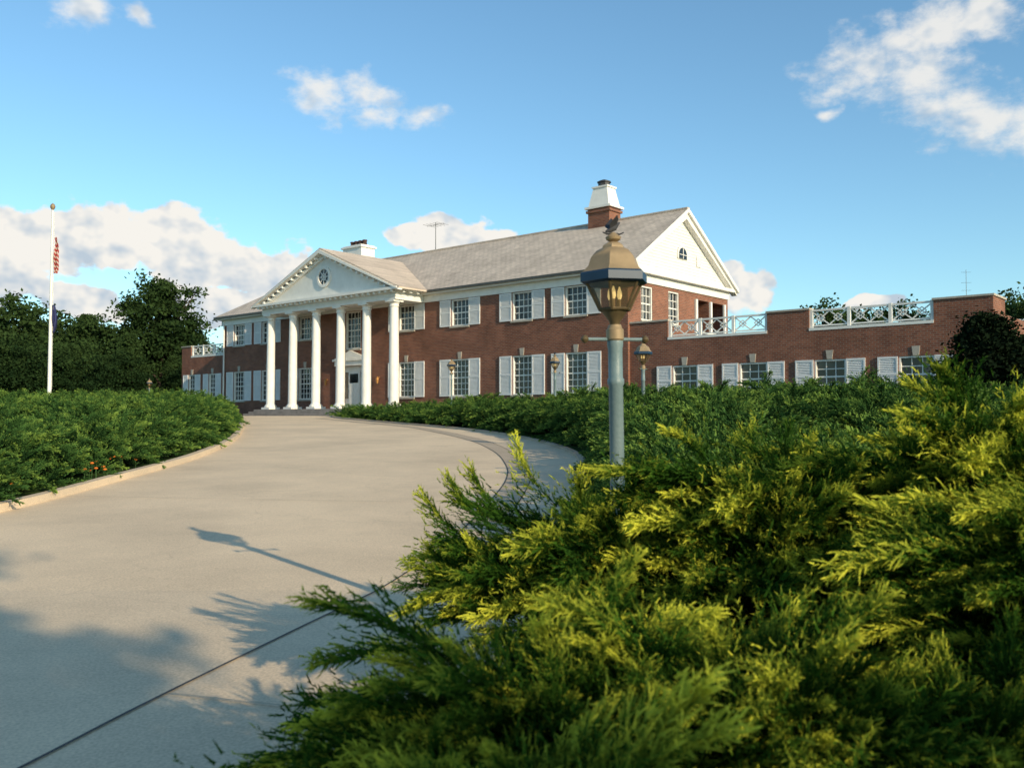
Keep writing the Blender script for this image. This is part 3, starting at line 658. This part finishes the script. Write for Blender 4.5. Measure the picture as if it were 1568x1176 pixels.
fl.build('marigold_flowers',[noisy('marigold_petals',(.5,.1,.01),(.65,.2,.02),20,.8),noisy('flower_stem',(.03,.08,.02),(.05,.11,.03),5,.9)])
# ------------------------------------------------------------------ trees
def tree(name,seed,h,cr_,cb,ncl,nl,ls,mat,trunk_r=.25,shape='round'):
    r=np.random.default_rng(seed); mb=MB()
    top=h*.8
    path=[(0,0,0),(r.normal()*.1,r.normal()*.1,h*.25),(r.normal()*.3,r.normal()*.3,h*.55),(r.normal()*.3,r.normal()*.3,top)]
    if shape=='cone': path=[(0,0,0),(.02,0,h*.3),(0,.02,h*.6),(0,0,h*.9)]
    mb.tube(path,[trunk_r,trunk_r*.75,trunk_r*.5,trunk_r*.12],8)
    cz=cb+(h-cb)/2; rz=(h-cb)/2
    Q=[];TP=[]
    for k in range(ncl):
        d=r.normal(size=3); d/=np.linalg.norm(d); rad=(.45+.55*r.random()**.6)
        if shape=='cone':
            f=r.random()**1.15*.97; z=cb+(h-cb)*f; rr=cr_*(1-f)**.8*rad; a=r.random()*6.283; c=np.array([rr*math.cos(a),rr*math.sin(a),z])
        else:
            wob=.75+.6*noise.noise(Vector((d[0]*1.9+seed,d[1]*1.9,d[2]*1.9)))
            c=np.array([d[0]*cr_*rad*wob,d[1]*cr_*rad*wob,cz+d[2]*rz*rad*min(1.0,wob+.1)])
        if k<14: 
            s=path[2] if c[2]>h*.5 else path[1]; mb.tube([s,tuple((np.array(s)+c)/2+r.normal(size=3)*.05*trunk_r/.12*.4),tuple(c)],[trunk_r*.35,trunk_r*.2,.03*trunk_r/.25],6)
        cs=cr_*(.17 if shape!='cone' else .12)*(.6+.8*r.random())
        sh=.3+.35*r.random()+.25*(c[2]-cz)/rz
        P_=c+r.normal(size=(nl,3))*np.array([cs,cs,cs*.55])*.6
        for p in P_:
            a=r.normal(size=3);a/=np.linalg.norm(a); b=np.cross(a,r.normal(size=3)); b/=np.linalg.norm(b)+1e-6; s=ls*(.6+.8*r.random())
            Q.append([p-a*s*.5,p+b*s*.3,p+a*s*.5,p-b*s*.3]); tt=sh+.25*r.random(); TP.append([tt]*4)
    return leafmesh(name,Q,np.array(TP),mat,mb,M_bark)
TM=[tree('deciduous_tree',1,12,4.2,2.0,280,65,.3,M_tree),tree('deciduous_tree',2,9.5,4.0,.8,250,65,.3,M_tree),tree('deciduous_tree',3,9,4.6,.5,250,65,.3,M_tree),tree('deciduous_tree',4,10,3.2,.4,240,65,.3,M_tree,shape='cone')]
def puttree(me,x,y,z,s,sx=1,name='deciduous_tree'):
    o=bpy.data.objects.new(name,me); o.location=(x,y,z); o.scale=(s*sx,s*sx,s); o.rotation_euler=(0,0,random.random()*6.28); scene.collection.objects.link(o); return o
def pt(px,top,D,k,sx=1):
    z=(640-top)/1400*D; h=[12,9.5,9,10][k]; puttree(TM[k],(px-784)/1400*D,D,0,(z-.0)/h*1.02,sx)
pt(245,422,82,0,1.02)
for (px,top,D,k) in [(-60,465,74,1),(5,455,78,2),(48,484,84,1),(92,496,90,2),(128,482,80,3),(160,488,78,1),(198,512,70,3),(222,500,88,2),(285,512,86,1),(318,524,84,2),(345,540,88,1),(370,545,92,2),(70,528,66,2),(-20,510,64,1),(170,538,68,2),(300,545,74,2),(265,545,76,3),(20,520,70,1),(110,520,72,2)]:
    pt(px,top,D,k,1.1)
for (px,top,D,k) in [(1545,452,62,1),(1600,450,58,2),(1660,440,60,1),(1275,464,72,1),(1330,474,75,2),(1395,466,74,1),(1460,482,80,2),(1720,450,50,1)]:
    pt(px,top,D,k)
rr=random.Random(5)
for k in range(46):
    a=-1.25+2.5*k/45; D=150+rr.random()*40; puttree(TM[k%3],D*math.sin(a),D*math.cos(a),0,rr.uniform(.8,1.05),1.7,name='distant_tree')
YM=tree('yew_tree',9,3.5,1.75,.0,520,70,.10,M_yew,.12,shape='cone')
puttree(YM,13.0,25.0,-.85,1.06,1.25,'yew_tree'); puttree(YM,14.9,26.5,-.8,.9,1.4,'yew_tree')
SM=tree('shade_tree',12,10.5,2.0,5.3,90,70,.2,M_tree,.2)
SUN=Vector((.63,-.777,0)).normalized()
puttree(SM,9.3,-10.4,-1.5,.93,.8,'shade_tree')
puttree(SM,7.4,-12.2,-1.5,1.0,1.1,'shade_tree')
puttree(SM,4.0,-13.5,-1.5,1.1,1.2,'shade_tree')
puttree(SM,7.8,-7.9,-1.5,.62,.75,'shade_tree')
# ------------------------------------------------------------------ light
el=math.radians(19.5); sd=Vector((SUN.x*math.cos(el),SUN.y*math.cos(el),math.sin(el)))
sl_=bpy.data.lights.new('sun','SUN'); sl_.energy=5; sl_.angle=math.radians(.5); sl_.color=(1,.83,.57)
so=bpy.data.objects.new('sun',sl_); so.rotation_euler=(-sd).to_track_quat('-Z','Y').to_euler(); so.location=(20,-25,30); scene.collection.objects.link(so)
w=bpy.data.worlds.new('World'); scene.world=w; w.use_nodes=True; nt=w.node_tree; N=nt.nodes; L=nt.links; N.clear()
out=N.new('ShaderNodeOutputWorld'); sky=N.new('ShaderNodeTexSky'); sky.sky_type='NISHITA'; sky.sun_disc=False; sky.sun_elevation=el; sky.sun_rotation=math.atan2(SUN.x,SUN.y); sky.air_density=1.0; sky.dust_density=.5; sky.ozone_density=1.8
tint=N.new('ShaderNodeMix'); tint.data_type='RGBA'; tint.blend_type='MULTIPLY'; tint.inputs[0].default_value=1; tint.inputs[7].default_value=(1.05,1.38,1.42,1); L.new(sky.outputs[0],tint.inputs[6])
bg=N.new('ShaderNodeBackground'); bg.inputs[1].default_value=.135; L.new(tint.outputs[2],bg.inputs[0])
tc=N.new('ShaderNodeTexCoord'); sp=N.new('ShaderNodeSeparateXYZ'); L.new(tc.outputs['Generated'],sp.inputs[0])
def MA(op,a,b=None,c=None):
    n=N.new('ShaderNodeMath'); n.operation=op
    for i,x in enumerate((a,b,c)):
        if x is None: continue
        if isinstance(x,(int,float)): n.inputs[i].default_value=x
        else: L.new(x,n.inputs[i])
    return n.outputs[0]
az=MA('ARCTAN2',sp.outputs[0],sp.outputs[1]); ele=MA('ARCSINE',sp.outputs[2])
cv=N.new('ShaderNodeCombineXYZ'); L.new(az,cv.inputs[0]); L.new(ele,cv.inputs[1])
wn=N.new('ShaderNodeTexNoise'); wn.inputs['Scale'].default_value=14; wn.inputs['Detail'].default_value=3; L.new(cv.outputs[0],wn.inputs['Vector'])
wsb=N.new('ShaderNodeVectorMath'); wsb.operation='SUBTRACT'; wsb.inputs[1].default_value=(.5,.5,.5); L.new(wn.outputs['Color'],wsb.inputs[0])
wad=N.new('ShaderNodeVectorMath'); wad.operation='MULTIPLY_ADD'; wad.inputs[1].default_value=(.07,.045,0); L.new(wsb.outputs[0],wad.inputs[0]); L.new(cv.outputs[0],wad.inputs[2])
def blobs(lst):
    cur=None
    for (px,py,rx,ry) in lst:
        U=(px-784)/1400; a=math.atan(U); V=(640-py)/1400; e=math.atan(V*math.cos(a))
        s=N.new('ShaderNodeVectorMath'); s.operation='SUBTRACT'; L.new(wad.outputs[0],s.inputs[0]); s.inputs[1].default_value=(a,e,0)
        k=math.cos(a)**2
        m=N.new('ShaderNodeVectorMath'); m.operation='MULTIPLY'; L.new(s.outputs[0],m.inputs[0]); m.inputs[1].default_value=(1400/rx/k,1400/ry/math.cos(a),0)
        l=N.new('ShaderNodeVectorMath'); l.operation='LENGTH'; L.new(m.outputs[0],l.inputs[0])
        cur=l.outputs['Value'] if cur is None else MA('MINIMUM',cur,l.outputs['Value'])
    return MA('SUBTRACT',1,cur)
def nz(scale,offs=(0,0,0),detail=6,rough=.55,st=(1,1.3,1)):
    mp=N.new('ShaderNodeMapping'); mp.inputs['Location'].default_value=offs; mp.inputs['Scale'].default_value=st; L.new(cv.outputs[0],mp.inputs[0])
    n=N.new('ShaderNodeTexNoise'); n.inputs['Scale'].default_value=scale; n.inputs['Detail'].default_value=detail; n.inputs['Roughness'].default_value=rough; L.new(mp.outputs[0],n.inputs['Vector']); return n.outputs[0]
def ss(x,a,b):
    n=N.new('ShaderNodeMapRange'); n.interpolation_type='SMOOTHSTEP'; n.inputs[1].default_value=a; n.inputs[2].default_value=b; L.new(x,n.inputs[0]); return n.outputs[0]
cum=blobs([(-60,380,130,80),(60,372,110,70),(150,362,110,66),(265,368,110,66),(340,405,95,56),(430,412,80,46),(110,465,95,30),(15,445,90,40),(330,472,72,42),(625,357,52,26),(690,352,66,36),(748,362,50,24),(1140,452,62,44),(1340,458,55,14),(1700,400,120,60)])
na=nz(24); nb_=nz(20,(-.010,-.014,0),detail=3); nc_=nz(20,detail=3)
dc=MA('ADD',cum,MA('MULTIPLY',MA('SUBTRACT',na,.5),1.5))
ac=ss(dc,.06,.26)
wsp=blobs([(490,142,62,36),(555,140,62,42),(565,172,48,24),(637,168,40,24),(1330,95,110,66),(1410,110,120,85),(1460,165,100,50),(1510,185,140,62),(1590,190,90,65),(1440,40,100,45),(1520,15,70,40),(105,5,55,32),(200,15,36,16),(1275,170,26,14)])
n2_=nz(26,(3,1,0),8,.62,st=(1,1.6,1))
n3_=nz(9,(5,2,0),2,.5)
dw=MA('ADD',MA('ADD',wsp,MA('MULTIPLY',MA('SUBTRACT',n2_,.5),2.0)),MA('MULTIPLY',MA('SUBTRACT',n3_,.5),1.0))
aw=MA('MULTIPLY',ss(dw,.0,.95),.85)
alpha=MA('MAXIMUM',ac,aw)
lit=MA('ADD',MA('MULTIPLY',MA('SUBTRACT',nc_,nb_),-3.2),.60)
hgt=ss(ele,.11,.20); lit2=MA('MULTIPLY_ADD',hgt,.42,MA('SUBTRACT',lit,.10))
rp=N.new('ShaderNodeValToRGB'); rp.color_ramp.elements[0].color=(.54,.64,.74,1); rp.color_ramp.elements[0].position=.1; rp.color_ramp.elements[1].position=.9; rp.color_ramp.elements[1].color=(.98,.95,.89,1)
L.new(lit2,rp.inputs[0])
bgc=N.new('ShaderNodeBackground'); bgc.inputs[1].default_value=.95; L.new(rp.outputs[0],bgc.inputs[0])
mxs=N.new('ShaderNodeMixShader'); L.new(alpha,mxs.inputs[0]); L.new(bg.outputs[0],mxs.inputs[1]); L.new(bgc.outputs[0],mxs.inputs[2]); L.new(mxs.outputs[0],out.inputs[0])
# ------------------------------------------------------------------ camera
cam=bpy.data.cameras.new('camera'); co=bpy.data.objects.new('camera',cam); scene.collection.objects.link(co); scene.camera=co
cam.sensor_width=36; cam.lens=1400/1568*36; cam.clip_end=6000; cam.clip_start=.05
co.location=(0,0,0); co.rotation_euler=(math.radians(90+2.127),0,0)
cam.dof.use_dof=True; cam.dof.focus_distance=14; cam.dof.aperture_fstop=3.5
scene.view_settings.view_transform='Standard'; scene.view_settings.look='None'; scene.view_settings.exposure=0
